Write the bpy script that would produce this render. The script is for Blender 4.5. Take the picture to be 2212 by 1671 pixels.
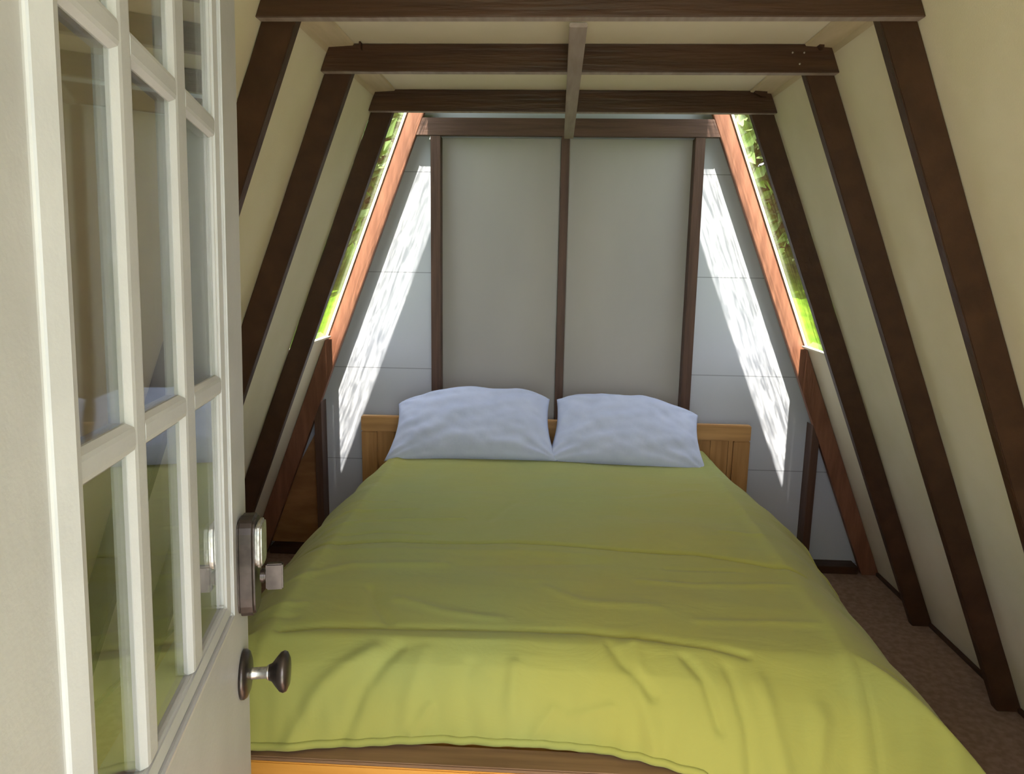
import bpy, bmesh, math, random
from mathutils import Vector, Matrix, noise
random.seed(7)
for o in list(bpy.data.objects): bpy.data.objects.remove(o)
SC = bpy.context.scene; COL = SC.collection

# ------------------------------------------------------------ camera
F_PX, PITCH, YAW, ROLL = 1542.6, 0.1753, 0.0493, 0.0158
fw = Vector((-math.sin(YAW)*math.cos(PITCH), math.cos(YAW)*math.cos(PITCH), -math.sin(PITCH)))
rt = Vector((math.cos(YAW), math.sin(YAW), 0)); up = rt.cross(fw)
r2 = math.cos(ROLL)*rt + math.sin(ROLL)*up; u2 = -math.sin(ROLL)*rt + math.cos(ROLL)*up
cam = bpy.data.cameras.new('camera'); cam_o = bpy.data.objects.new('camera', cam); COL.objects.link(cam_o)
cam.sensor_fit = 'HORIZONTAL'; cam.sensor_width = 36; cam.lens = 36*F_PX/2212
cam.clip_start = 0.02; cam.clip_end = 300
M = Matrix((r2, u2, -fw)).transposed().to_4x4(); cam_o.matrix_world = M
SC.camera = cam_o

# ------------------------------------------------------------ sky, sun, exposure
W = bpy.data.worlds.new('sky'); SC.world = W; W.use_nodes = True
bg = W.node_tree.nodes['Background']; bg.inputs[0].default_value = (0.88, 0.93, 1.0, 1); bg.inputs[1].default_value = 3.5
sun = bpy.data.lights.new('sun', 'SUN'); sun.energy = 14.5; sun.angle = 0.012; sun.color = (1, 0.93, 0.80)
sun_o = bpy.data.objects.new('sun', sun); COL.objects.link(sun_o)
sun_o.location = (0, -6, 9)
sun_o.rotation_euler = Vector((0.0, 1.0, -1.45)).to_track_quat('-Z', 'Y').to_euler()
SC.view_settings.view_transform = 'Standard'; SC.view_settings.look = 'None'
SC.view_settings.gamma = 1; SC.view_settings.use_curve_mapping = False
SC.view_settings.exposure = 1.12

# ------------------------------------------------------------ measured layout (metres, camera at origin)
H, FL = 0.628, -1.69                     # collar underside, floor
KR, WR, KL, WL = 0.3992, 1.1951, 0.384, 1.0439
YA, YB, YC, YD = 2.009, 2.561, 3.217, 3.818
ZW = -0.43                               # window bottom
T = 0.089; TH = 0.038
CE = H + T                               # ceiling
YWALL = YD + 0.10
YFRONT = -0.55  # unseen roof overhang past the doorway, added to keep sun off the bed
def edge(s, z): return (WR - KR*z) if s > 0 else -(WL - KL*z)
def kk(s): return KR if s > 0 else KL
def sec(s): return math.sqrt(1 + kk(s)**2)

# ------------------------------------------------------------ materials
def nodes(name):
    m = bpy.data.materials.new(name); m.use_nodes = True
    nt = m.node_tree; b = nt.nodes['Principled BSDF']; return m, nt, b
def N(nt, t, **kw):
    n = nt.nodes.new(t)
    for k, v in kw.items(): setattr(n, k, v)
    return n
def noisy(name, c1, c2, scale=(4, 4, 4), nscale=4, rough=0.6, bump=0.0, bscale=40, spec=0.3, detail=5, lo=0.35, hi=0.65, metallic=0):
    m, nt, b = nodes(name)
    tc = N(nt, 'ShaderNodeTexCoord'); mp = N(nt, 'ShaderNodeMapping'); mp.inputs['Scale'].default_value = scale
    nt.links.new(tc.outputs['Object'], mp.inputs[0])
    nz = N(nt, 'ShaderNodeTexNoise'); nz.inputs['Scale'].default_value = nscale; nz.inputs['Detail'].default_value = detail
    nt.links.new(mp.outputs[0], nz.inputs['Vector'])
    cr = N(nt, 'ShaderNodeValToRGB'); cr.color_ramp.elements[0].position = lo; cr.color_ramp.elements[1].position = hi
    cr.color_ramp.elements[0].color = (*c1, 1); cr.color_ramp.elements[1].color = (*c2, 1)
    nt.links.new(nz.outputs['Fac'], cr.inputs[0]); nt.links.new(cr.outputs[0], b.inputs['Base Color'])
    b.inputs['Roughness'].default_value = rough; b.inputs['Specular IOR Level'].default_value = spec; b.inputs['Metallic'].default_value = metallic
    if bump:
        n2 = N(nt, 'ShaderNodeTexNoise'); n2.inputs['Scale'].default_value = bscale; n2.inputs['Detail'].default_value = 4
        nt.links.new(mp.outputs[0], n2.inputs['Vector'])
        bp = N(nt, 'ShaderNodeBump'); bp.inputs['Strength'].default_value = bump; bp.inputs['Distance'].default_value = 0.01
        nt.links.new(n2.outputs['Fac'], bp.inputs['Height']); nt.links.new(bp.outputs[0], b.inputs['Normal'])
    return m
m_cream = noisy('cream_paint', (.68, .61, .445), (.72, .65, .49), nscale=1.2, rough=.55, bump=.08, bscale=60)
m_brown = noisy('brown_stain', (.040, .0165, .008), (.060, .026, .0125), scale=(2, 2, 2), nscale=6, rough=.45, bump=.25, bscale=14, spec=.35)
m_brownx = noisy('brown_stain_long', (.038, .0155, .0075), (.064, .028, .0135), scale=(.6, 8, 8), nscale=5, rough=.42, bump=.3, bscale=10, spec=.4)
m_strip = noisy('grey_brown_strip', (.26, .205, .17), (.34, .28, .24), scale=(8, .8, 8), nscale=5, rough=.6)
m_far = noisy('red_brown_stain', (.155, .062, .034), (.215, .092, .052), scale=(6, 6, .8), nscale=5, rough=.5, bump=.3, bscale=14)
m_post = noisy('post_brown', (.075, .040, .028), (.11, .06, .042), scale=(8, 8, .6), nscale=5, rough=.5, bump=.2, bscale=12)
m_postx = noisy('gable_beam_brown', (.075, .040, .028), (.11, .06, .042), scale=(.6, 8, 8), nscale=5, rough=.5, bump=.2, bscale=12)
m_rawwood = noisy('raw_wood', (.50, .41, .26), (.60, .50, .34), scale=(6, 1, 6), nscale=4, rough=.6)
m_ply = noisy('bare_plywood', (.25, .115, .045), (.36, .17, .07), scale=(1, 1, 3), nscale=6, rough=.7)
m_carpet = noisy('brown_carpet', (.38, .25, .175), (.50, .34, .25), nscale=9, rough=.95, bump=.8, bscale=220, spec=.05)
m_bedwood = noisy('pine_wood', (.62, .28, .045), (.76, .38, .08), scale=(.5, 6, 6), nscale=4, rough=.42, bump=.06, bscale=12, spec=.4)
m_cap = noisy('shaded_pine', (.20, .115, .06), (.29, .17, .09), scale=(.6, 9, 6), nscale=4, rough=.6)  # pine with the shade of the rail top put into its colour
m_headwood = noisy('oak_headboard', (.42, .23, .085), (.55, .31, .12), scale=(.6, 5, 8), nscale=5, rough=.5, bump=.08, bscale=14)
m_headv = noisy('oak_headboard_upright', (.40, .21, .075), (.52, .29, .11), scale=(10, 5, .6), nscale=5, rough=.5, bump=.08, bscale=14)
m_white = noisy('door_paint', (.36, .36, .365), (.40, .40, .405), nscale=2, rough=.45, bump=.05, bscale=30, spec=.35)
m_bronze = noisy('bronze_metal', (.055, .045, .042), (.10, .082, .076), nscale=8, rough=.35, metallic=.85, spec=.5)
m_steel = noisy('worn_steel', (.35, .34, .33), (.6, .6, .58), nscale=30, rough=.3, metallic=.9, spec=.5)
m_pillow = noisy('pillow_cotton', (.50, .56, .74), (.55, .61, .79), nscale=3, rough=.9, bump=.06, bscale=18, spec=.1)
m_mattress = noisy('mattress_ticking', (.75, .74, .7), (.8, .8, .77), nscale=10, rough=.9)
m_board = noisy('inner_board', (.40, .385, .365), (.45, .43, .40), scale=(1, 1, .4), nscale=2, rough=.6)
m_bark = noisy('bark', (.12, .08, .05), (.2, .15, .1), nscale=8, rough=.9)
m_path = noisy('bounce_boards', (.50, .50, .50), (.58, .58, .57), scale=(8, .5, 1), nscale=4, rough=.8)

# comforter: woven lime cotton with fine creases
m_comf, nt, b = nodes('lime_cotton')
tc = N(nt, 'ShaderNodeTexCoord')
n1 = N(nt, 'ShaderNodeTexNoise'); n1.inputs['Scale'].default_value = 1.3; n1.inputs['Detail'].default_value = 3
nt.links.new(tc.outputs['Object'], n1.inputs['Vector'])
cr = N(nt, 'ShaderNodeValToRGB'); cr.color_ramp.elements[0].position = .35; cr.color_ramp.elements[1].position = .65
cr.color_ramp.elements[0].color = (.355, .345, .078, 1); cr.color_ramp.elements[1].color = (.315, .355, .115, 1)
nt.links.new(n1.outputs['Fac'], cr.inputs[0]); nt.links.new(cr.outputs[0], b.inputs['Base Color'])
b.inputs['Roughness'].default_value = .85; b.inputs['Specular IOR Level'].default_value = .15
b.inputs['Sheen Weight'].default_value = .15
mp = N(nt, 'ShaderNodeMapping'); mp.inputs['Scale'].default_value = (5, 13, 6); nt.links.new(tc.outputs['Object'], mp.inputs[0])
n2 = N(nt, 'ShaderNodeTexNoise'); n2.inputs['Scale'].default_value = 1.0; n2.inputs['Detail'].default_value = 5; n2.inputs['Distortion'].default_value = .8
nt.links.new(mp.outputs[0], n2.inputs['Vector'])
bp = N(nt, 'ShaderNodeBump'); bp.inputs['Strength'].default_value = .22; bp.inputs['Distance'].default_value = .02
nt.links.new(n2.outputs['Fac'], bp.inputs['Height']); nt.links.new(bp.outputs[0], b.inputs['Normal'])

# back wall: white painted siding with fine horizontal joints every 0.53 m
m_back, nt, b = nodes('white_siding')
tc = N(nt, 'ShaderNodeTexCoord'); sx = N(nt, 'ShaderNodeSeparateXYZ'); nt.links.new(tc.outputs['Object'], sx.inputs[0])
def mt(op, a, bb=None, v=None):
    n = N(nt, 'ShaderNodeMath', operation=op); nt.links.new(a, n.inputs[0])
    if bb is not None: n.inputs[1].default_value = bb
    return n.outputs[0]
fr = mt('FRACT', mt('DIVIDE', mt('ADD', sx.outputs[2], 10 - .385), .53))
ln = mt('LESS_THAN', fr, .008)
mx = N(nt, 'ShaderNodeMix', data_type='RGBA'); nt.links.new(ln, mx.inputs['Factor'])
n1 = N(nt, 'ShaderNodeTexNoise'); n1.inputs['Scale'].default_value = 3; nt.links.new(tc.outputs['Object'], n1.inputs['Vector'])
cr = N(nt, 'ShaderNodeValToRGB'); cr.color_ramp.elements[0].color = (.47, .49, .53, 1); cr.color_ramp.elements[1].color = (.54, .56, .60, 1)
nt.links.new(n1.outputs['Fac'], cr.inputs[0]); nt.links.new(cr.outputs[0], mx.inputs['A']); mx.inputs['B'].default_value = (.26, .27, .29, 1)
nt.links.new(mx.outputs['Result'], b.inputs['Base Color']); b.inputs['Roughness'].default_value = .6

def fres(nt, pw, k):
    lw = N(nt, 'ShaderNodeLayerWeight'); lw.inputs[0].default_value = .5
    a = N(nt, 'ShaderNodeMath', operation='POWER'); nt.links.new(lw.outputs['Facing'], a.inputs[0]); a.inputs[1].default_value = pw
    b = N(nt, 'ShaderNodeMath', operation='MULTIPLY_ADD'); nt.links.new(a.outputs[0], b.inputs[0]); b.inputs[1].default_value = k; b.inputs[2].default_value = .04
    return b
def glass_mat(name, caustics=False, tint=(1, 1, 1)):
    m = bpy.data.materials.new(name); m.use_nodes = True; nt = m.node_tree; nt.nodes.clear()
    out = N(nt, 'ShaderNodeOutputMaterial'); tr = N(nt, 'ShaderNodeBsdfTransparent'); gl = N(nt, 'ShaderNodeBsdfGlossy')
    gl.inputs['Roughness'].default_value = .03; fz = fres(nt, 5 if caustics else 3, .2 if caustics else .9)
    mx = N(nt, 'ShaderNodeMixShader'); nt.links.new(fz.outputs[0], mx.inputs[0]); nt.links.new(tr.outputs[0], mx.inputs[1]); nt.links.new(gl.outputs[0], mx.inputs[2])
    nt.links.new(mx.outputs[0], out.inputs[0]); tr.inputs[0].default_value = (*tint, 1)
    if caustics:   # old wavy acrylic: caustic light along the slope, put into the tint
        tc = N(nt, 'ShaderNodeTexCoord'); mp = N(nt, 'ShaderNodeMapping'); mp.inputs['Scale'].default_value = (1, 11, .8)
        nt.links.new(tc.outputs['Object'], mp.inputs[0])
        nz = N(nt, 'ShaderNodeTexNoise'); nz.inputs['Scale'].default_value = 4.0; nz.inputs['Detail'].default_value = 7; nz.inputs['Distortion'].default_value = 2.0; nz.inputs['Roughness'].default_value = .75
        nt.links.new(mp.outputs[0], nz.inputs['Vector'])
        cr = N(nt, 'ShaderNodeValToRGB'); cr.color_ramp.elements[0].position = .42; cr.color_ramp.elements[1].position = .62
        cr.color_ramp.elements[0].color = (.28, .29, .31, 1); cr.color_ramp.elements[1].color = (.97, .97, .97, 1)
        nt.links.new(nz.outputs['Fac'], cr.inputs[0])
        sp = N(nt, 'ShaderNodeSeparateXYZ'); nt.links.new(tc.outputs['Object'], sp.inputs[0])
        mr = N(nt, 'ShaderNodeMapRange'); mr.inputs['From Min'].default_value = .09; mr.inputs['From Max'].default_value = .26  # tint clears toward the gable so sunlight there stays bright
        nt.links.new(sp.outputs[1], mr.inputs['Value'])
        mm = N(nt, 'ShaderNodeMix', data_type='RGBA'); nt.links.new(mr.outputs[0], mm.inputs['Factor']); nt.links.new(cr.outputs[0], mm.inputs['A'])
        mm.inputs['B'].default_value = (.95, .95, .95, 1); nt.links.new(mm.outputs['Result'], tr.inputs[0])
    return m
m_glass = glass_mat('door_glass', tint=(.97, .98, .97)); m_wavy = glass_mat('wavy_window_glass', True)

def leafmat(name, c1, c2):
    m, nt, b = nodes(name)
    oi = N(nt, 'ShaderNodeNewGeometry'); cr = N(nt, 'ShaderNodeValToRGB')
    cr.color_ramp.elements[0].color = (*c1, 1); cr.color_ramp.elements[1].color = (*c2, 1)
    nt.links.new(oi.outputs['Random Per Island'], cr.inputs[0]); nt.links.new(cr.outputs[0], b.inputs['Base Color'])
    b.inputs['Roughness'].default_value = .6
    return m
m_leaf = leafmat('leaves', (.10, .17, .04), (.18, .26, .08))
m_grass = noisy('grass', (.055, .12, .008), (.09, .16, .012), nscale=.6, rough=.95, spec=.05)

# ------------------------------------------------------------ mesh helpers
def prism(bm, pts, d0, d1, axis='y'):
    """extrude a polygon (list of 2D points) between d0 and d1"""
    def P(a, b, d): return {'y': (a, d, b), 'z': (a, b, d), 'x': (d, a, b)}[axis]
    v0 = [bm.verts.new(P(a, b, d0)) for a, b in pts]; v1 = [bm.verts.new(P(a, b, d1)) for a, b in pts]
    fs = [bm.faces.new(v0), bm.faces.new(v1[::-1])]
    n = len(pts)
    for i in range(n):
        j = (i+1) % n; fs.append(bm.faces.new((v0[j], v0[i], v1[i], v1[j])))
    return fs
def box(bm, x0, x1, y0, y1, z0, z1): return prism(bm, [(x0, z0), (x1, z0), (x1, z1), (x0, z1)], y0, y1)
def obj(name, bm, mat, parent=None, bevel=0, smooth=False, segs=2):
    bmesh.ops.recalc_face_normals(bm, faces=bm.faces[:])
    if bevel:
        bmesh.ops.bevel(bm, geom=[e for e in bm.edges if e.is_manifold and e.calc_face_angle(0) > .5], offset=bevel, segments=segs, affect='EDGES', clamp_overlap=True)
    me = bpy.data.meshes.new(name); bm.to_mesh(me); bm.free()
    if smooth:
        for p in me.polygons: p.use_smooth = True
    me.materials.append(mat)
    o = bpy.data.objects.new(name, me); COL.objects.link(o)
    if parent: o.parent = parent
    return o
def tag(o, label=None, cat=None, group=None, kind=None):
    if label: o['label'] = label
    if cat: o['category'] = cat
    if group: o['group'] = group
    if kind: o['kind'] = kind
    return o
def empty(name, loc=(0, 0, 0)):
    o = bpy.data.objects.new(name, None); COL.objects.link(o); o.location = loc; o.empty_display_size = .05
    return o
def B(): return bmesh.new()
def lathe(bm, prof, segs=32, mat=Matrix()):
    """profile of (radius, height) around local z"""
    rings = []
    for r, h in prof:
        rings.append([bm.verts.new(mat @ Vector((r*math.cos(2*math.pi*i/segs), r*math.sin(2*math.pi*i/segs), h))) for i in range(segs)])
    for a, b_ in zip(rings, rings[1:]):
        for i in range(segs):
            j = (i+1) % segs; bm.faces.new((a[i], a[j], b_[j], b_[i]))
    bm.faces.new(rings[0][::-1]); bm.faces.new(rings[-1])

# ------------------------------------------------------------ setting
bm = B(); box(bm, -2.2, 2.6, YFRONT, YWALL + .12, FL - .06, FL)
tag(obj('floor', bm, m_carpet), 'brown carpet on the cabin floor', kind='structure')
ZT = 1.12                                # the far bay is open above the collars
bm = B(); box(bm, edge(-1, CE) - .02, edge(1, CE) + .02, YFRONT, YC + .036, CE + .001, CE + .05)
prism(bm, [(edge(-1, CE), CE + .051), (edge(1, CE), CE + .051), (edge(1, ZT), ZT), (edge(-1, ZT), ZT)], YC + .006, YC + .036)
box(bm, edge(-1, ZT) - .03, edge(1, ZT) + .03, YC + .006, YWALL + .12, ZT + .001, ZT + .04)
tag(obj('ceiling', bm, m_cream), 'flat cream ceiling above the collar beams', kind='structure')
# outside terrain: flat near the cabin, lifting to a grassy bank
bm = B(); n = 60
V = {}
for i in range(n+1):
    for j in range(n+1):
        x = -60 + 120*i/n; y = -40 + 120*j/n
        d = max(abs(x) - 6, y - 16, 0)
        z = FL - .25 + min(d*.24, 7.0) + .15*noise.noise(Vector((x*.3, y*.3, 0)))*(d > 0)
        V[i, j] = bm.verts.new((x, y, z))
for i in range(n):
    for j in range(n): bm.faces.new((V[i, j], V[i+1, j], V[i+1, j+1], V[i, j+1]))
g = obj('ground', bm, m_grass, smooth=True); tag(g, 'sunlit green lawn and bank outside', kind='structure')
bm = B(); box(bm, -2.5, 2.9, -5.5, YFRONT - .01, FL - .20, FL - .06)  # unseen pale deck, added to bounce sunlight into the cabin
tag(obj('path', bm, m_path, bevel=.01), 'pale boarded porch in front of the cabin, added to bounce sunlight in', kind='structure')

# sloping side walls, L-shaped where the window is
def side_wall(s):
    t = .022; ys = [YFRONT, YC + .05, YWALL + .12]
    ztop, zb = ZT + .04, FL
    def ring(y0, y1, za, zb_, t=t):
        bm = bmx; o = .0008
        pts = []
        e1, e2 = edge(s, za) + s*o, edge(s, zb_) + s*o
        prism(bm, [(e1, za), (e2, zb_), (e2 + s*t*sec(s), zb_), (e1 + s*t*sec(s), za)], y0, y1)
    bmx = B()
    ring(ys[0], ys[1], ztop, zb)
    ring(ys[1], ys[2], ZW, zb)
    ring(YD + .03, ys[2], ztop, ZW, .006)
    bmesh.ops.remove_doubles(bmx, verts=bmx.verts[:], dist=1e-5)
    return obj('wall_left' if s < 0 else 'wall_right', bmx, m_cream)
for s in (-1, 1): tag(side_wall(s), 'sloping cream wall behind the %s rafters' % ('left' if s < 0 else 'right'), kind='structure')

# front wall with the doorway the camera looks through
bm = B(); yA_, yB_ = .13, .23
prism(bm, [(edge(-1, FL), FL), (-.405, FL), (-.405, CE), (edge(-1, CE), CE)], yA_, yB_)
prism(bm, [(.53, FL), (edge(1, FL), FL), (edge(1, CE), CE), (.53, CE)], yA_, yB_)
box(bm, -.405, .53, yA_, yB_, .62, CE)
tag(obj('wall_front', bm, m_cream), 'cream front wall around the doorway', kind='structure')
XPL, XPR = -1.268, 1.455      # short wall posts
# back wall (plane behind studs)
zt = ZT
bm = B(); prism(bm, [(edge(-1, FL), FL), (edge(1, FL), FL), (edge(1, zt), zt), (edge(-1, zt), zt)], YWALL, YWALL + .1)
tag(obj('wall_back', bm, m_back), 'white sided gable wall behind the bed', kind='structure')
# painted boards between the studs
X1, X2, X3 = -0.6042, 0.0665, 0.7484
for i, (a, b_, s_) in enumerate(((X1 + .026, X2 - .022, 'left'), (X2 + .022, X3 - .026, 'right'))):
    bm = B(); box(bm, a, b_, YWALL - .03, YWALL - .004, FL + .05, H)
    tag(obj('wall_%s_board' % s_, bm, m_board, bevel=.004), 'plain cream board between the %s and middle studs' % s_, kind='structure')
# bare sheet in the left bottom corner
bm = B(); prism(bm, [(edge(-1, FL) + .03, FL + .05), (XPL - .02, FL + .05), (XPL - .02, -.95)], YWALL - .03, YWALL - .004)
tag(obj('trim_1', bm, m_ply), 'bare brown plywood corner left of the bed', kind='structure')

# ------------------------------------------------------------ frames: rafters and collar beams
def rafter(s, y, zt, zb, label, extra=0, mat=None):
    w = T*sec(s); bm = B(); n = 26
    rnd = random.Random(int(y*100) + s)
    rings = []
    for i in range(n+1):
        z = zb + (zt - zb)*i/n
        wob = 0.0025*(noise.noise(Vector((z*9, y*5, s)))); eo = edge(s, z) - s*.002
        rings.append([bm.verts.new(p) for p in ((eo - s*abs(wob), y, z), (eo, y + TH + extra, z), (eo - s*w, y + TH + extra, z), (eo - s*(w + wob*.5), y, z))])
    for a, b_ in zip(rings, rings[1:]):
        for k in range(4): bm.faces.new((a[k], a[(k+1) % 4], b_[(k+1) % 4], b_[k]))
    bm.faces.new(rings[0]); bm.faces.new(rings[-1])
    o = obj('rafter', bm, mat or m_brown, bevel=.0025)
    return tag(o, label, 'rafter', 'dark rafters along the sloping walls')
side = {-1: 'left', 1: 'right'}
for s in (-1, 1):
    sd = side[s]
    rafter(s, YA + .039, CE - .002, FL + .001, 'dark brown sloping rafter under the nearest beam, %s side' % sd)
    rafter(s, YB + .039, CE - .002, FL + .001, 'dark brown sloping rafter under the second beam from the front, %s side' % sd)
    rafter(s, YC + .039, ZT - .002, FL + .001, 'dark brown rafter in front of the %s window, under the third beam' % sd)
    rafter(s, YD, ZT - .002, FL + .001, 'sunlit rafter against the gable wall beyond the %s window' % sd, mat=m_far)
def collar(y, label, over=0):
    bm = B(); n = 40; rings = []
    ya, yb = y, y + TH
    for i in range(n+1):
        f = i/n
        w = .002*noise.noise(Vector((f*14, y*7, 0)))
        xs = lambda z: (edge(-1, z) + .001 + over) + f*((edge(1, z) - .001 - over) - (edge(-1, z) + .001 + over))
        rings.append([bm.verts.new(p) for p in ((xs(H), ya, H + w*.5), (xs(H), yb, H), (xs(CE), yb, CE), (xs(CE), ya, CE - abs(w)))])
    for a, b_ in zip(rings, rings[1:]):
        for k in range(4): bm.faces.new((a[k], a[(k+1) % 4], b_[(k+1) % 4], b_[k]))
    bm.faces.new(rings[0]); bm.faces.new(rings[-1])
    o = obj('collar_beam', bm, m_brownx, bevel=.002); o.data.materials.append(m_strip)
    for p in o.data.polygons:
        if p.normal.z < -.9: p.material_index = 1  # undersides take the paler grey-brown of the strip
    return tag(o, label, 'beam', 'horizontal dark collar beams under the ceiling')
collar(YA, 'nearest and largest horizontal dark brown collar beam at the top edge')
cb = collar(YB, 'second horizontal dark beam from the front, with nail heads near its right end')
bm = B()
for x, z in ((1.02, .69), (1.058, .69), (1.032, .655)):
    lathe(bm, [(.003, 0), (.003, .002), (.0015, .003)], 10, Matrix.Translation((edge(1, z) - .955 + x - 1.02 + .82, YB, z)) @ Matrix.Rotation(math.pi/2, 4, 'X'))
nh = obj('nail_head', bm, m_steel, cb); nh['label'] = 'shiny nail heads'
collar(YC, 'third horizontal dark beam from the front, above the window tops')
# beam on the gable wall sits between its rafters
wL = T*sec(-1)
bm = B(); prism(bm, [(edge(-1, H) + wL + .003, H), (edge(1, H) - T*sec(1) - .003, H), (edge(1, CE) - T*sec(1) - .003, CE - .002), (edge(-1, CE) + wL + .003, CE - .002)], YD, YD + TH)
tag(obj('collar_beam', bm, m_postx, bevel=.002), 'farthest horizontal brown beam on the gable wall above the studs', 'beam', 'horizontal dark collar beams under the ceiling')
# strip nailed under the beams
bm = B(); xa, xb = .061, .081
v = []
for y, xc in ((YA + TH + .001, xa), (YD - .001, xb)):
    for dx, z in ((-.024, H - .013), (.024, H - .013), (.024, H - .0005), (-.024, H - .0005)):
        v.append(bm.verts.new((xc + dx, y, z)))
for k in range(4): bm.faces.new((v[k], v[(k+1) % 4], v[4+(k+1) % 4], v[4+k]))
bm.faces.new(v[:4]); bm.faces.new(v[4:])
tag(obj('ceiling_batten', bm, m_strip, bevel=.002), 'long grey-brown wooden strip running lengthwise under the middle of the beams', 'batten')
# tan strips along the ceiling corners, dark wedges beside the beams
for s in (-1, 1):
    for (ya, yb, w_) in ((YA + TH + .002, YB - .002, 'nearest two'), (YB + TH + .002, YC - .002, 'second and third')):
        bm = B(); e = edge(s, CE) - s*.003
        prism(bm, [(e, CE - .0005), (e - s*.085, CE - .0005), (e - s*.08, CE - .007), (edge(s, CE - .030) - s*.011, CE - .012), (edge(s, CE - .030) - s*.003, CE - .030)], ya, yb)
        tag(obj('corner_strip', bm, m_rawwood, bevel=.001), 'tan raw wood strip in the %s ceiling corner between the %s beams' % (side[s], w_), 'wood strip')
for x, y, w_, d, lab in ((.868, YB - .03, .016, .022, 'small dark wedge above the right end of the second beam'), (.86, YC - .035, .05, .03, 'dark triangular wedge above the right end of the third beam'), (-.655, YB - .03, .006, .024, 'thin dark peg above the left end of the second beam')):
    bm = B(); prism(bm, [(x - w_/2, CE - .001), (x + w_/2, CE - .001), (x + w_/2, CE - d), (x + w_*.1, CE - d), (x - w_/2, CE - d*.5)], y, y + .026)
    tag(obj('wood_wedge', bm, m_brown, bevel=.001), lab, 'wedge')

# studs on the gable wall
for x, w_, lab in ((X1, .052, 'left'), (X2, .042, 'middle'), (X3, .050, 'right')):
    bm = B(); box(bm, x - w_/2, x + w_/2, YD + .004, YWALL - .001, FL + .045, H - .001)
    tag(obj('wall_stud', bm, m_post, bevel=.002), 'narrow dark brown upright %s stud on the wall behind the pillows' % lab, 'stud', 'upright studs on the gable wall')
for s, x in ((-1, XPL), (1, XPR)):
    zt = (WR - T*sec(1) - x)/KR if s > 0 else (WL - T*sec(-1) + x)/KL
    bm = B(); prism(bm, [(x - .02, FL + .045), (x + .02, FL + .045), (x + .02, zt + (.045 if s < 0 else -.055)), (x - .02, zt + (-.055 if s < 0 else .045))], YD + .004, YWALL - .001)
    tag(obj('wall_post', bm, m_post, bevel=.002), 'short brown post standing at the foot of the %s far rafter beside the headboard' % side[s], 'post')
bm = B(); box(bm, edge(-1, FL) + T*sec(-1) + .022, edge(1, FL) - T*sec(1) - .022, YD + .004, YWALL - .001, FL + .001, FL + .044)
tag(obj('sole_plate', bm, m_brown, bevel=.003), 'dark sole plate along the floor at the foot of the gable wall', 'beam')
# dark strips added for the shadow line along the slopes
for s in (-1, 1):
    bm = B(); e = edge(s, FL)
    for a, b_ in ((YFRONT + .02, YA + .036), (YA + .079, YB + .036), (YB + .079, YC + .036), (YC + .079, YD - .003)):
        prism(bm, [(e - s*.003, FL + .001), (e - s*.022, FL + .001), (edge(s, FL + .02) - s*.018, FL + .018), (edge(s, FL + .02) - s*.003, FL + .02)], a, b_)
    tag(obj('base_shadow_' + side[s], bm, m_brown), 'thin dark strip as shadow line at the foot of the %s slope' % side[s], kind='structure')

# ------------------------------------------------------------ windows in the slopes
for i, s in enumerate((-1, 1)):
    w = empty('window_%d' % (i+1), (edge(s, .1), YC + .3, ZW)); tag(w, 'tall sloping window of wavy clear plastic between the two far %s rafters' % side[s], kind='structure')
    off = Vector(w.location)
    def P(bm, za, zb, y0, y1, o0, o1):
        prism(bm, [(edge(s, za) + s*o0 - off.x, za - off.z), (edge(s, zb) + s*o0 - off.x, zb - off.z), (edge(s, zb) + s*o1 - off.x, zb - off.z), (edge(s, za) + s*o1 - off.x, za - off.z)], y0 - off.y, y1 - off.y)
    bm = B(); P(bm, ZT - .002, ZW + .002, YC + .052, YD + .028, .0015, .0045); obj('pane', bm, m_wavy, w)
    bm = B()
    P(bm, ZT - .002, ZW + .001, YD - .012, YD - .001, -.012, .0008)
    P(bm, ZW + .012, ZW + .001, YC + .078, YD - .013, -.03, .0008)
    fr_ = obj('window_frame', bm, m_cream, w); fr_['label'] = 'cream glazing bead'

# ------------------------------------------------------------ glazed door
ph, la, ll = math.radians(-13.35), math.radians(2.29), math.radians(1.15)
h = Vector((math.sin(ph), math.cos(ph), 0)); n0 = Vector((math.cos(ph), -math.sin(ph), 0)); zz = Vector((0, 0, 1))
Dv = math.cos(la)*h - math.sin(la)*zz; Vv = math.sin(la)*h + math.cos(la)*zz
Vv = math.cos(ll)*Vv + math.sin(ll)*n0; nv = Dv.cross(Vv)
DM = Matrix((Dv, nv, Vv)).transposed().to_4x4(); DM.translation = Vector((-.472, 1.05, -.4696))
# local: x = along the leaf towards its free edge, y = out of the face towards the room, z = up
UH, UF, VB, VT = -.775, .022, -1.20, 1.06
door = empty('door_1'); door.matrix_world = DM; tag(door, 'white glazed door standing open at the left, small panes above', kind='structure')
PU = [(-.606, -.500), (-.460, -.334), (-.284, -.155)]
PV = [(-.015, .280), (.308, .611), (.640, .945)]
U0, U1, V0, V1 = -.606, -.155, -.015, .945
REC = .012
bm = B(); th = .042; FZ = -.003    # door face plane lies 10 mm behind the lite frame
yb, yf = FZ - th, FZ
box(bm, UH, U0 - .045, yb, yf, VB, VT); box(bm, U1 + .045, UF, yb, yf, VB, VT)
box(bm, U0 - .045, U1 + .045, yb, yf, VB, V0 - .045); box(bm, U0 - .045, U1 + .045, yb, yf, V1 + .045, VT)
bmesh.ops.remove_doubles(bm, verts=bm.verts[:], dist=1e-6)
obj('door_leaf', bm, m_white, door)
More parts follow.
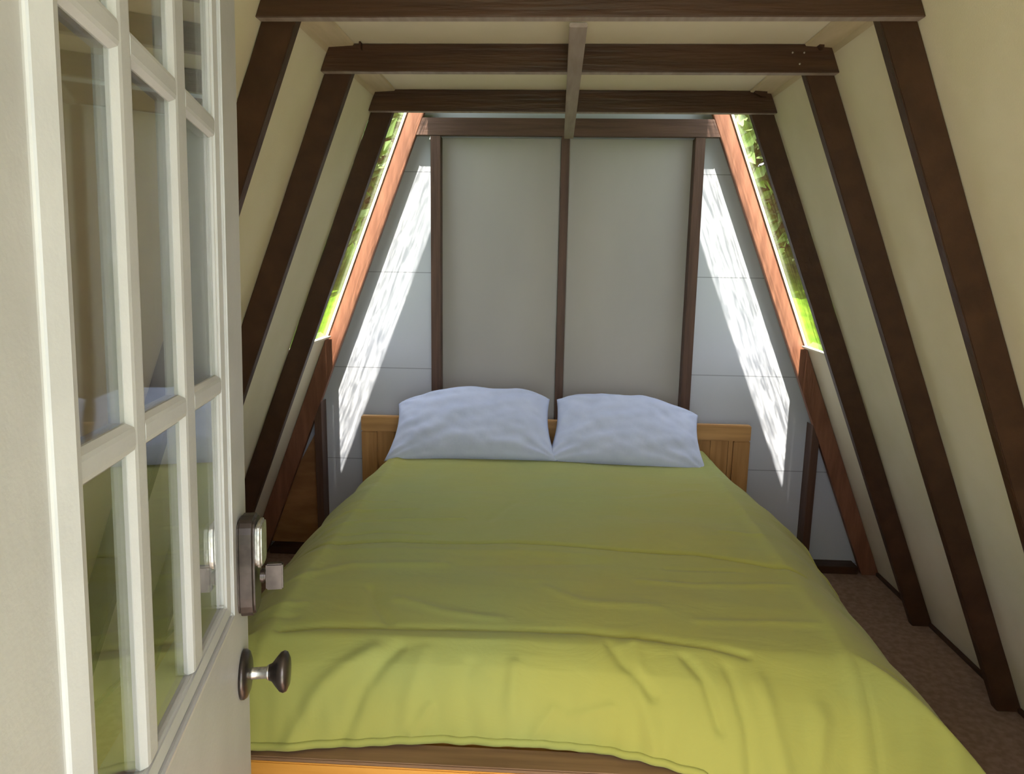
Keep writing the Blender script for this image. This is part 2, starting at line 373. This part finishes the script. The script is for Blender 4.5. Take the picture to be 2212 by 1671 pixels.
# lite frame: two-step moulding round the glass
def ring(bm, a0, a1, y_in, y_out, d0, d1):
    """mitred moulding: band from offset d0 to d1 outside the glass opening, front height y_in->y_out"""
    def c(d, y): return [bm.verts.new(p) for p in ((U0 - d, y, V0 - d), (U1 + d, y, V0 - d), (U1 + d, y, V1 + d), (U0 - d, y, V1 + d))]
    base = -.045
    r = [c(d0, base), c(d0, y_in), c(d1, y_out), c(d1, base)]
    for k in range(4):
        for i in range(4):
            j = (i+1) % 4; a, b_ = r[k], r[(k+1) % 4]
            bm.faces.new((a[i], a[j], b_[j], b_[i]))
bm = B(); ring(bm, 0, 0, .001, .004, 0, .020); obj('glazing_frame', bm, m_white, door, bevel=.003, segs=3)
bm = B(); ring(bm, 0, 0, .008, .0, .0215, .046); obj('glazing_frame', bm, m_white, door, bevel=.003, segs=3)
# muntins
for a, b_ in ((PU[0][1], PU[1][0]), (PU[1][1], PU[2][0])):
    bm = B(); prism(bm, [(a, -.0045), (a + .005, .0005), (a + .010, .0015), (b_ - .010, .0015), (b_ - .005, .0005), (b_, -.0045), (b_, -.018), (a, -.018)], V0 + .001, V1 - .001, 'z'); obj('muntin', bm, m_white, door)
for a, b_ in ((PV[0][1], PV[1][0]), (PV[1][1], PV[2][0])):
    for (c0, c1) in PU:
        bm = B(); prism(bm, [(-.0045, a), (.0004, a + .004), (.0013, a + .008), (.0013, b_ - .008), (.0004, b_ - .004), (-.0045, b_), (-.018, b_), (-.018, a)], c0 - .006, c1 + .006, 'x'); obj('muntin', bm, m_white, door)
for (c0, c1) in PU:
    for (d0, d1) in PV:
        bm = B(); box(bm, c0 + .0012, c1 - .0012, -.0085, -.005, d0 + .0012, d1 - .0012); obj('pane', bm, m_glass, door)
# raised panel below the glass
bm = B(); ring2 = [(-.64, -1.05), (-.11, -1.05), (-.11, -.42), (-.64, -.42)]
prism(bm, ring2, FZ + .0005, FZ + .008); obj('door_panel', bm, m_white, door, bevel=.006)
# knob
R = Matrix.Rotation(-math.pi/2, 4, 'X')
kb = empty('knob'); kb.parent = door; kb.location = (-.033, FZ, -.182); kb['label'] = 'round bronze knob'
bm = B(); lathe(bm, [(.038, .0005), (.038, .005), (.035, .009), (.027, .012), (.013, .014)], 36, R); obj('rose', bm, m_bronze, kb, smooth=True)
bm = B(); lathe(bm, [(.0105, .012), (.009, .016), (.009, .036), (.0125, .040)], 28, R); obj('neck', bm, m_steel, kb, smooth=True)
bm = B(); lathe(bm, [(.011, .038), (.014, .045), (.023, .052), (.030, .058), (.032, .063), (.030, .068), (.021, .072), (.008, .073)], 36, R); obj('knob_head', bm, m_bronze, kb, smooth=True)
# deadbolt housing with thumb turn
db = empty('deadbolt'); db.parent = door; db.location = (-.030, FZ, -.002); db['label'] = 'tall bronze deadbolt housing'
bm = B(); pts = []
for k in range(24):
    a = 2*math.pi*k/24; ca, sa = math.cos(a), math.sin(a)
    pts.append((.033*math.copysign(abs(ca)**.45, ca), .078*math.copysign(abs(sa)**.45, sa)))
prism(bm, pts, .0005, .026); obj('backplate', bm, m_bronze, db, bevel=.004, segs=3)
bm = B(); prism(bm, [(a*.80, b_*.46 + .034) for a, b_ in pts], .0265, .036); obj('cover', bm, m_steel, db, bevel=.003, segs=3)
bm = B(); lathe(bm, [(.012, .030), (.011, .038)], 24, Matrix.Translation((0, 0, -.020)) @ R); box(bm, -.006, .006, .038, .064, -.042, 0); obj('thumb_turn', bm, m_bronze, db, bevel=.002)
# hinge jamb
HJ = DM @ Vector((UH, 0, 0))
bm = B(); box(bm, HJ.x - .10, HJ.x - .005, HJ.y - .16, HJ.y - .015, FL + .001, CE - .001)
tag(obj('trim_2', bm, m_white, bevel=.004), 'white door jamb beside the hinges', kind='structure')
bpy.context.view_layer.update()

# ------------------------------------------------------------ bed
HX0, HX1, HT = -1.006, 1.090, -.845
bed = empty('bed', (.04, 2.7, FL)); tag(bed, 'wooden bed with oak headboard and pine foot rail on brown carpet', 'bed')
def bo(name, bm, mat, par=None, **k):
    for v in bm.verts: v.co -= Vector(bed.location)
    return obj(name, bm, mat, par or bed, **k)
hb = empty('headboard', (0, 0, 0)); hb.parent = bed
yh0, yh1 = 3.755, 3.795
for a, b_ in ((HX0, HX0 + .085), (HX1 - .085, HX1)):
    bm = B(); box(bm, a, b_, yh0, yh1, FL + .001, HT - .0855); bo('stile', bm, m_headv, hb, bevel=.004)
bm = B(); box(bm, HX0, HX1, yh0 - .004, yh1, HT - .085, HT); bo('top_rail', bm, m_headwood, hb, bevel=.005)
bm = B()
x = HX0 + .0855
while x < HX1 - .09:
    x2 = min(x + .095, HX1 - .0855); box(bm, x, x2 - .002, yh0 + .014, yh1 - .006, -1.45, HT - .0855); x = x2
bo('slats', bm, m_headv, hb)
RT = -1.222; YF0 = 1.552
bm = B(); box(bm, -.80, .87, YF0, YF0 + .075, RT - .21, RT - .0135); bo('foot_rail', bm, m_bedwood, bevel=.003)
bm = B(); box(bm, -.80, .87, YF0 + .001, YF0 + .075, RT - .013, RT); bo('rail_cap', bm, m_cap, bevel=.003)['label'] = 'shaded brown top edge of the foot rail'
for a, b_ in ((-.80, -.765), (.835, .87)):
    bm = B(); box(bm, a, b_, YF0 + .076, yh0 - .006, RT - .20, RT); bo('side_rail', bm, m_bedwood, bevel=.004)
for a in (-.795, .785):
    for y in (YF0 + .004, yh0 - .10):
        bm = B(); box(bm, a, a + .075, y, y + .068, FL + .001, RT - .211); bo('leg', bm, m_bedwood, bevel=.004)
bm = B()
for k in range(12):
    y = YF0 + .12 + k*.168; box(bm, -.764, .834, y, y + .08, RT - .045, RT - .022)
bo('bed_slats', bm, m_bedwood)

MX0, MX1, MY0, MY1, MT = -.725, .785, 1.735, 3.70, -1.005
bm = B(); box(bm, MX0, MX1, MY0, MY1, RT - .02, MT)
tag(obj('mattress', bm, m_mattress, bevel=.045, segs=5, smooth=True), 'thick white mattress under the lime green comforter', 'mattress')

# comforter
def lerp(tab, x):
    if x <= tab[0][0]: return tab[0][1]
    for (a, va), (b_, vb) in zip(tab, tab[1:]):
        if x <= b_:
            t = (x - a)/(b_ - a); t = t*t*(3 - 2*t) if False else t
            return va + (vb - va)*t
    return tab[-1][1]
CT = -.962
CX0, CX1, CY0, CY1 = -.745, .805, 1.725, 3.66
# side overhang: (out, down) at y
SIDE_R = [(1.7, (.40, .40)), (2.0, (.31, .34)), (2.3, (.27, .26)), (2.75, (.262, .165)), (3.0, (.16, .10)), (3.15, (.10, .08)), (3.4, (.04, .05)), (3.66, (.03, .05))]
SIDE_L = [(1.7, (.30, .34)), (2.0, (.27, .30)), (2.3, (.24, .24)), (2.75, (.19, .16)), (3.1, (.10, .09)), (3.4, (.03, .05)), (3.66, (.02, .05))]
FOOT = [(-.80, (.17, .240)), (-.54, (.138, .238)), (-.24, (.095, .237)), (.06, (.094, .237)), (.16, (.106, .238)), (.26, (.127, .238)), (.40, (.168, .243)), (.52, (.225, .32)), (.85, (.28, .43))]
def l2(tab, x):
    if x <= tab[0][0]: return tab[0][1]
    for (a, va), (b_, vb) in zip(tab, tab[1:]):
        if x <= b_:
            t = (x - a)/(b_ - a); return tuple(p + (q - p)*t for p, q in zip(va, vb))
    return tab[-1][1]
def crease(d, w): return math.exp(-(d/w)**2)
# folds in cloth coordinates: lateral x, distance from the head edge; polyline, width, height
FOLDS = [
    ([(-0.824, 1.439), (-0.516, 1.343), (-0.117, 1.307), (0.201, 1.348), (0.51, 1.36), (0.837, 1.477)], 0.008, -0.0090),
    ([(-0.805, 1.495), (-0.501, 1.414), (-0.113, 1.38), (0.196, 1.414)], 0.022, 0.0040),
    ([(-0.695, 1.936), (-0.581, 1.91), (-0.21, 1.887), (0.101, 1.88), (0.361, 1.919), (0.526, 1.952)], 0.009, -0.0090),
    ([(-0.695, 1.953), (-0.188, 1.935), (0.1, 1.918), (0.303, 1.941)], 0.020, 0.0040),
    ([(-0.848, 1.229), (-0.768, 1.09), (-0.497, 1.012)], 0.010, 0.0060),
    ([(-0.793, 1.291), (-0.675, 1.17), (-0.305, 1.097)], 0.010, 0.0060),
    ([(-0.813, 0.999), (-0.605, 0.935)], 0.009, 0.0040),
    ([(-0.757, 1.352), (-0.582, 1.272), (-0.4, 1.264)], 0.009, -0.0050),
    ([(-0.786, 1.704), (-0.603, 1.557), (-0.315, 1.51)], 0.018, 0.0060),
    ([(-0.255, 1.505), (0.192, 1.466)], 0.020, -0.0030),
    ([(-0.505, 1.711), (-0.463, 1.803), (-0.413, 1.879)], 0.014, -0.0070),
    ([(-0.413, 1.756), (-0.27, 1.814), (-0.113, 1.841)], 0.016, 0.0060),
    ([(-0.784, 1.849), (-0.666, 1.811)], 0.012, 0.0060),
    ([(-0.765, 1.895), (-0.67, 1.874)], 0.010, -0.0050),
    ([(0.013, 1.661), (0.12, 1.741), (0.328, 1.757)], 0.020, 0.0050),
    ([(0.299, 1.574), (0.463, 1.598), (0.748, 1.574)], 0.014, 0.0050),
    ([(0.399, 1.48), (0.632, 1.484)], 0.012, -0.0040),
    ([(0.432, 1.823), (0.598, 1.809), (0.747, 1.81)], 0.014, 0.0050),
    ([(0.65, 1.159), (0.773, 1.192)], 0.012, 0.0040),
    ([(-0.199, 1.097), (-0.121, 0.905)], 0.020, -0.0030),
    ([(0.332, 0.832), (0.644, 0.681)], 0.020, 0.0030),
    ([(-0.433, 1.987), (-0.544, 2.068), (-0.623, 2.201)], 0.022, 0.0120),
    ([(-0.366, 1.974), (-0.444, 2.074), (-0.5, 2.206)], 0.018, -0.0100),
    ([(-0.299, 1.981), (-0.321, 2.09), (-0.355, 2.199)], 0.020, 0.0060),
    ([(-0.176, 2.018), (-0.188, 2.148)], 0.020, -0.0060),
    ([(-0.065, 2.013), (-0.076, 2.185)], 0.018, 0.0070),
    ([(0.181, 1.936), (0.208, 1.989), (0.281, 2.061)], 0.014, -0.0100),
    ([(0.242, 1.935), (0.248, 2.062), (0.281, 2.168)], 0.020, 0.0090),
    ([(0.37, 1.97), (0.409, 2.022), (0.437, 2.096)], 0.013, -0.0100),
    ([(0.471, 1.987), (0.504, 2.082), (0.51, 2.157)], 0.014, -0.0080),
    ([(0.549, 2.005), (0.582, 2.111)], 0.020, 0.0090),
    ([(-0.277, 2.12), (-0.321, 2.186)], 0.012, 0.0090),
    ([(0.036, 2.115), (-0.009, 2.182)], 0.014, 0.0100),
    ([(0.08, 2.129), (0.181, 2.098)], 0.012, 0.0060),
    ([(0.683, 2.041), (0.638, 2.151), (0.593, 2.228)], 0.020, 0.0120),
    ([(0.738, 2.103), (0.761, 2.22)], 0.020, -0.0100),
    ([(0.85, 2.119), (0.928, 2.212)], 0.020, 0.0120),
    ([(0.794, 2.143), (0.839, 2.211)], 0.014, -0.0090),
]
def fold(a, b):
    t = 0
    for pl, w, h_ in FOLDS:
        R_ = w*3
        if a < min(p[0] for p in pl) - R_ or a > max(p[0] for p in pl) + R_ or b < min(p[1] for p in pl) - R_ or b > max(p[1] for p in pl) + R_: continue
        best = 9
        for (x0, y0), (x1, y1) in zip(pl, pl[1:]):
            dx, dy = x1 - x0, y1 - y0; f = max(0, min(1, ((a - x0)*dx + (b - y0)*dy)/(dx*dx + dy*dy)))
            best = min(best, math.hypot(a - x0 - f*dx, b - y0 - f*dy))
        t += h_*math.exp(-(best/w)**2)
    return t
def cpt(u, v):
    """u in [-1.4,1.4] across, v in [0,1.3] head to foot"""
    s = 1 if u > 0 else -1
    cxm = (CX0 + CX1)/2; hw = (CX1 - CX0)/2
    q = max(0, abs(u) - 1)/.4; r = max(0, v - 1)/.3
    x = cxm + s*min(abs(u), 1)*hw; y = CY1 + (CY0 - CY1)*min(v, 1)
    so, sdn = l2(SIDE_R if s > 0 else SIDE_L, y); fo, fdn = l2(FOOT, x)
    fz_ = fold(cxm + u*hw, min(v, 1)*(CY1 - CY0) + .26*r)
    # rounded shoulder: out goes first, then down
    def outp(t): return t
    def dn(t): return t**1.35
    foot_bulge = math.sin(math.pi*min(r, 1))*.030
    side_bulge = math.sin(math.pi*min(q, 1))*.020
    if q > 0 and r > 0:
        m_ = math.hypot(q, r); k = max(q, r)/m_
        ox, oy = so*q, fo*r
        d = (sdn*q**2 + fdn*r**2)/(q*q + r*r)*max(q, r)**1.3
    else:
        ox, oy = so*outp(q), fo*outp(r)
        d = sdn*dn(q) + fdn*r**1.25
    x += s*ox; y -= oy; z = CT - d
    y -= foot_bulge*(1 - q); z += side_bulge*.6*(1-r); x += s*side_bulge*.3
    # puffy filling, creases running across
    top = 1 if q == 0 and r == 0 else 0
    z += .012*noise.noise(Vector((x*2.2, y*2.6, 3))) + .005*noise.noise(Vector((x*3, y*7, 9))) + .0012*noise.noise(Vector((x*9, y*17, 2)))
    wv = .03*noise.noise(Vector((x*1.8, 1.7, 5)))
    z += fz_*(1 - .6*r); y -= fz_*.7*min(1, r*3)
    # shallow ridge next to the mattress edge
    z += .008*crease(abs(u) - .97, .03)
    e_ = max(0, min(1, (v - .88)/.12)); z -= .018*e_*e_*(1 - min(1, r*3))
    # vertical folds on the foot flap and side flap, growing toward the hem
    if r > 0:
        f = noise.noise(Vector((x*7, 0, 1))) + .6*noise.noise(Vector((x*17, r*1.5, 4)))
        y -= .012*f*r*(1.2 - r)*(1 - .3*q) + .007*noise.noise(Vector((x*26, r*2.5, 7)))*r; z += .006*r*(1 - r)*4*noise.noise(Vector((x*6, 2, 8)))
    if q > 0:
        f = noise.noise(Vector((0, y*5, s*3))) + .5*noise.noise(Vector((q*2, y*12, s)))
        x += .030*f*q*min(1, so/.2); z += .012*q*noise.noise(Vector((y*6, q*3, 8)))
    return Vector((x, y, z))
bm = B(); NU, NV = 300, 340
G = []
for j in range(NV+1):
    v = 1.3*j/NV
    G.append([bm.verts.new(cpt(-1.4 + 2.8*i/NU, v)) for i in range(NU+1)])
for j in range(NV):
    for i in range(NU): bm.faces.new((G[j][i], G[j+1][i], G[j+1][i+1], G[j][i+1]))
comf = obj('comforter', bm, m_comf, smooth=True)
tag(comf, 'lime green cotton comforter spread over the whole bed', 'comforter')
sm = comf.modifiers.new('s', 'SOLIDIFY'); sm.thickness = .018; sm.offset = -1; sm.use_rim = True
# stitched hem
bm = B()
path = [cpt(-1.4, 1.3*j/120) for j in range(118)] + [cpt(-1.4 + 2.8*i/200, 1.3) for i in range(201)] + [cpt(1.4, 1.3*j/120) for j in range(118, -1, -1)]
rings = []
for k, p in enumerate(path):
    t = (path[min(k+1, len(path)-1)] - path[max(k-1, 0)]).normalized(); a = t.cross(Vector((0, 0, 1))).normalized(); b2 = t.cross(a)
    rings.append([bm.verts.new(p + Vector((0, 0, -.008)) + a*.0075*math.cos(w) + b2*.0115*math.sin(w)) for w in [i*math.pi/4 for i in range(8)]])
for a, b_ in zip(rings, rings[1:]):
    for k in range(8): bm.faces.new((a[k], a[(k+1) % 8], b_[(k+1) % 8], b_[k]))
obj('hem', bm, m_comf, comf, smooth=True)

# pillows
def pillow(loc, w, hgt, th, rx, ry, rz, seed, label, dl=.08, dr=.05):
    bm = B(); n = 56; Gs = []
    for side_ in (1, -1):
        G = []
        for j in range(n+1):
            row = []
            for i in range(n+1):
                u = -1 + 2*i/n; v = -1 + 2*j/n
                u = math.sin(u*math.pi/2)*.35 + u*.65; v = math.sin(v*math.pi/2)*.35 + v*.65
                x = u*w/2*(1 - .055*(1 - v*v)*abs(u)**2); y = v*hgt/2*(1 - .06*(1 - u*u)*abs(v)**2)
                tv = (v + 1)/2
                y -= (dl if u < 0 else dr)*abs(u)**2.6*tv**1.5; x *= 1.0 - .05*tv + .03*(1 - tv)**3
                y += .018*noise.noise(Vector((u*2.3, 4, seed)))*tv
                t = (max(0, 1 - abs(u)**2.6)*max(0, 1 - abs(v)**2.6))**.50
                z = side_*th/2*t*(1 + .12*noise.noise(Vector((u*1.6, v*1.6, seed))))
                # radiating corner wrinkles
                cd = min(math.hypot(1 - abs(u), 1 - abs(v)), 1)
                ang = math.atan2(1 - abs(v) + .02, 1 - abs(u) + .02)
                z += side_*.010*math.sin(ang*12 + seed + 2*cd)*math.exp(-cd*2.2)*min(1, t*2.2)
                z += side_*(.010*noise.noise(Vector((u*2 + seed + v, v*4 - u*2, 2))) + .005*noise.noise(Vector((u*7 + seed, v*5 + u*4, 6))))*min(1, t*2)
                row.append(bm.verts.new((x, y, z)))
            G.append(row)
        Gs.append(G)
        for j in range(n):
            for i in range(n): bm.faces.new((G[j][i], G[j][i+1], G[j+1][i+1], G[j+1][i]))
    bmesh.ops.remove_doubles(bm, verts=bm.verts[:], dist=1e-5)
    o = obj('pillow', bm, m_pillow, smooth=True); o.location = loc; o.rotation_euler = (math.radians(rx), math.radians(ry), math.radians(rz))
    return tag(o, label, 'pillow', 'white pillows against the headboard')
pillow((-.370, 3.515, -.815), .825, .445, .20, 43, -1.5, 1, 1.3, 'pale blue-white pillow on the left side of the bed', .10, .07)
pillow((.405, 3.515, -.832), .76, .435, .19, 42, 2.5, -2, 5.1, 'pale blue-white pillow on the right side of the bed', .05, .09)

# ------------------------------------------------------------ shrubs beyond the windows
def shrub(name, loc, r, hh, label, seed, leaves=7000):
    rnd = random.Random(seed); bm = B()
    for k in range(leaves):
        a = rnd.uniform(0, 2*math.pi); c = rnd.uniform(-1, 1); rr = (.55 + .45*rnd.random()**.4)
        d = Vector((math.cos(a)*math.sqrt(1-c*c), math.sin(a)*math.sqrt(1-c*c), c))
        k2 = 1 + .3*noise.noise(d*2.2 + Vector((seed, 0, 0)))
        p = Vector((d.x*r*k2*rr, d.y*r*k2*rr, hh*.58 + d.z*hh*.45*k2*rr))
        q = Vector((rnd.gauss(0, 1), rnd.gauss(0, 1), rnd.gauss(0, 1))).normalized(); t = q.orthogonal().normalized(); b2 = q.cross(t)
        sz = rnd.uniform(.07, .15)*r/1.5
        vs = [bm.verts.new(p + t*sz*x_ + b2*sz*y_ + q*z_*sz) for x_, y_, z_ in ((-1, 0, 0), (0, -.45, .12), (1, 0, 0), (0, .45, .12))]
        bm.faces.new(vs)
    e = empty(name, loc); tag(e, label, 'tree')
    obj('foliage', bm, m_leaf, e)
    bm = B()
    lathe(bm, [(.13*r/1.5, -.3), (.09*r/1.5, hh*.3), (.05*r/1.5, hh*.6), (.01, hh*.85)], 10); obj('trunk', bm, m_bark, e, smooth=True)
    return e
shrub('leafy_tree', (-7.8, 21, -1.2), 4.2, 9.0, 'bushy green tree seen high through the left window', 3)
shrub('leafy_tree', (-16.5, 31, 0), 3.8, 7.5, 'taller tree farther out on the bank beyond the left window', 5)
shrub('leafy_tree', (9.0, 22, -1.0), 4.4, 9.0, 'bushy green tree seen high through the right window', 8)
shrub('leafy_tree', (18.5, 32, 0), 3.8, 7.5, 'taller tree farther out on the bank beyond the right window', 11)
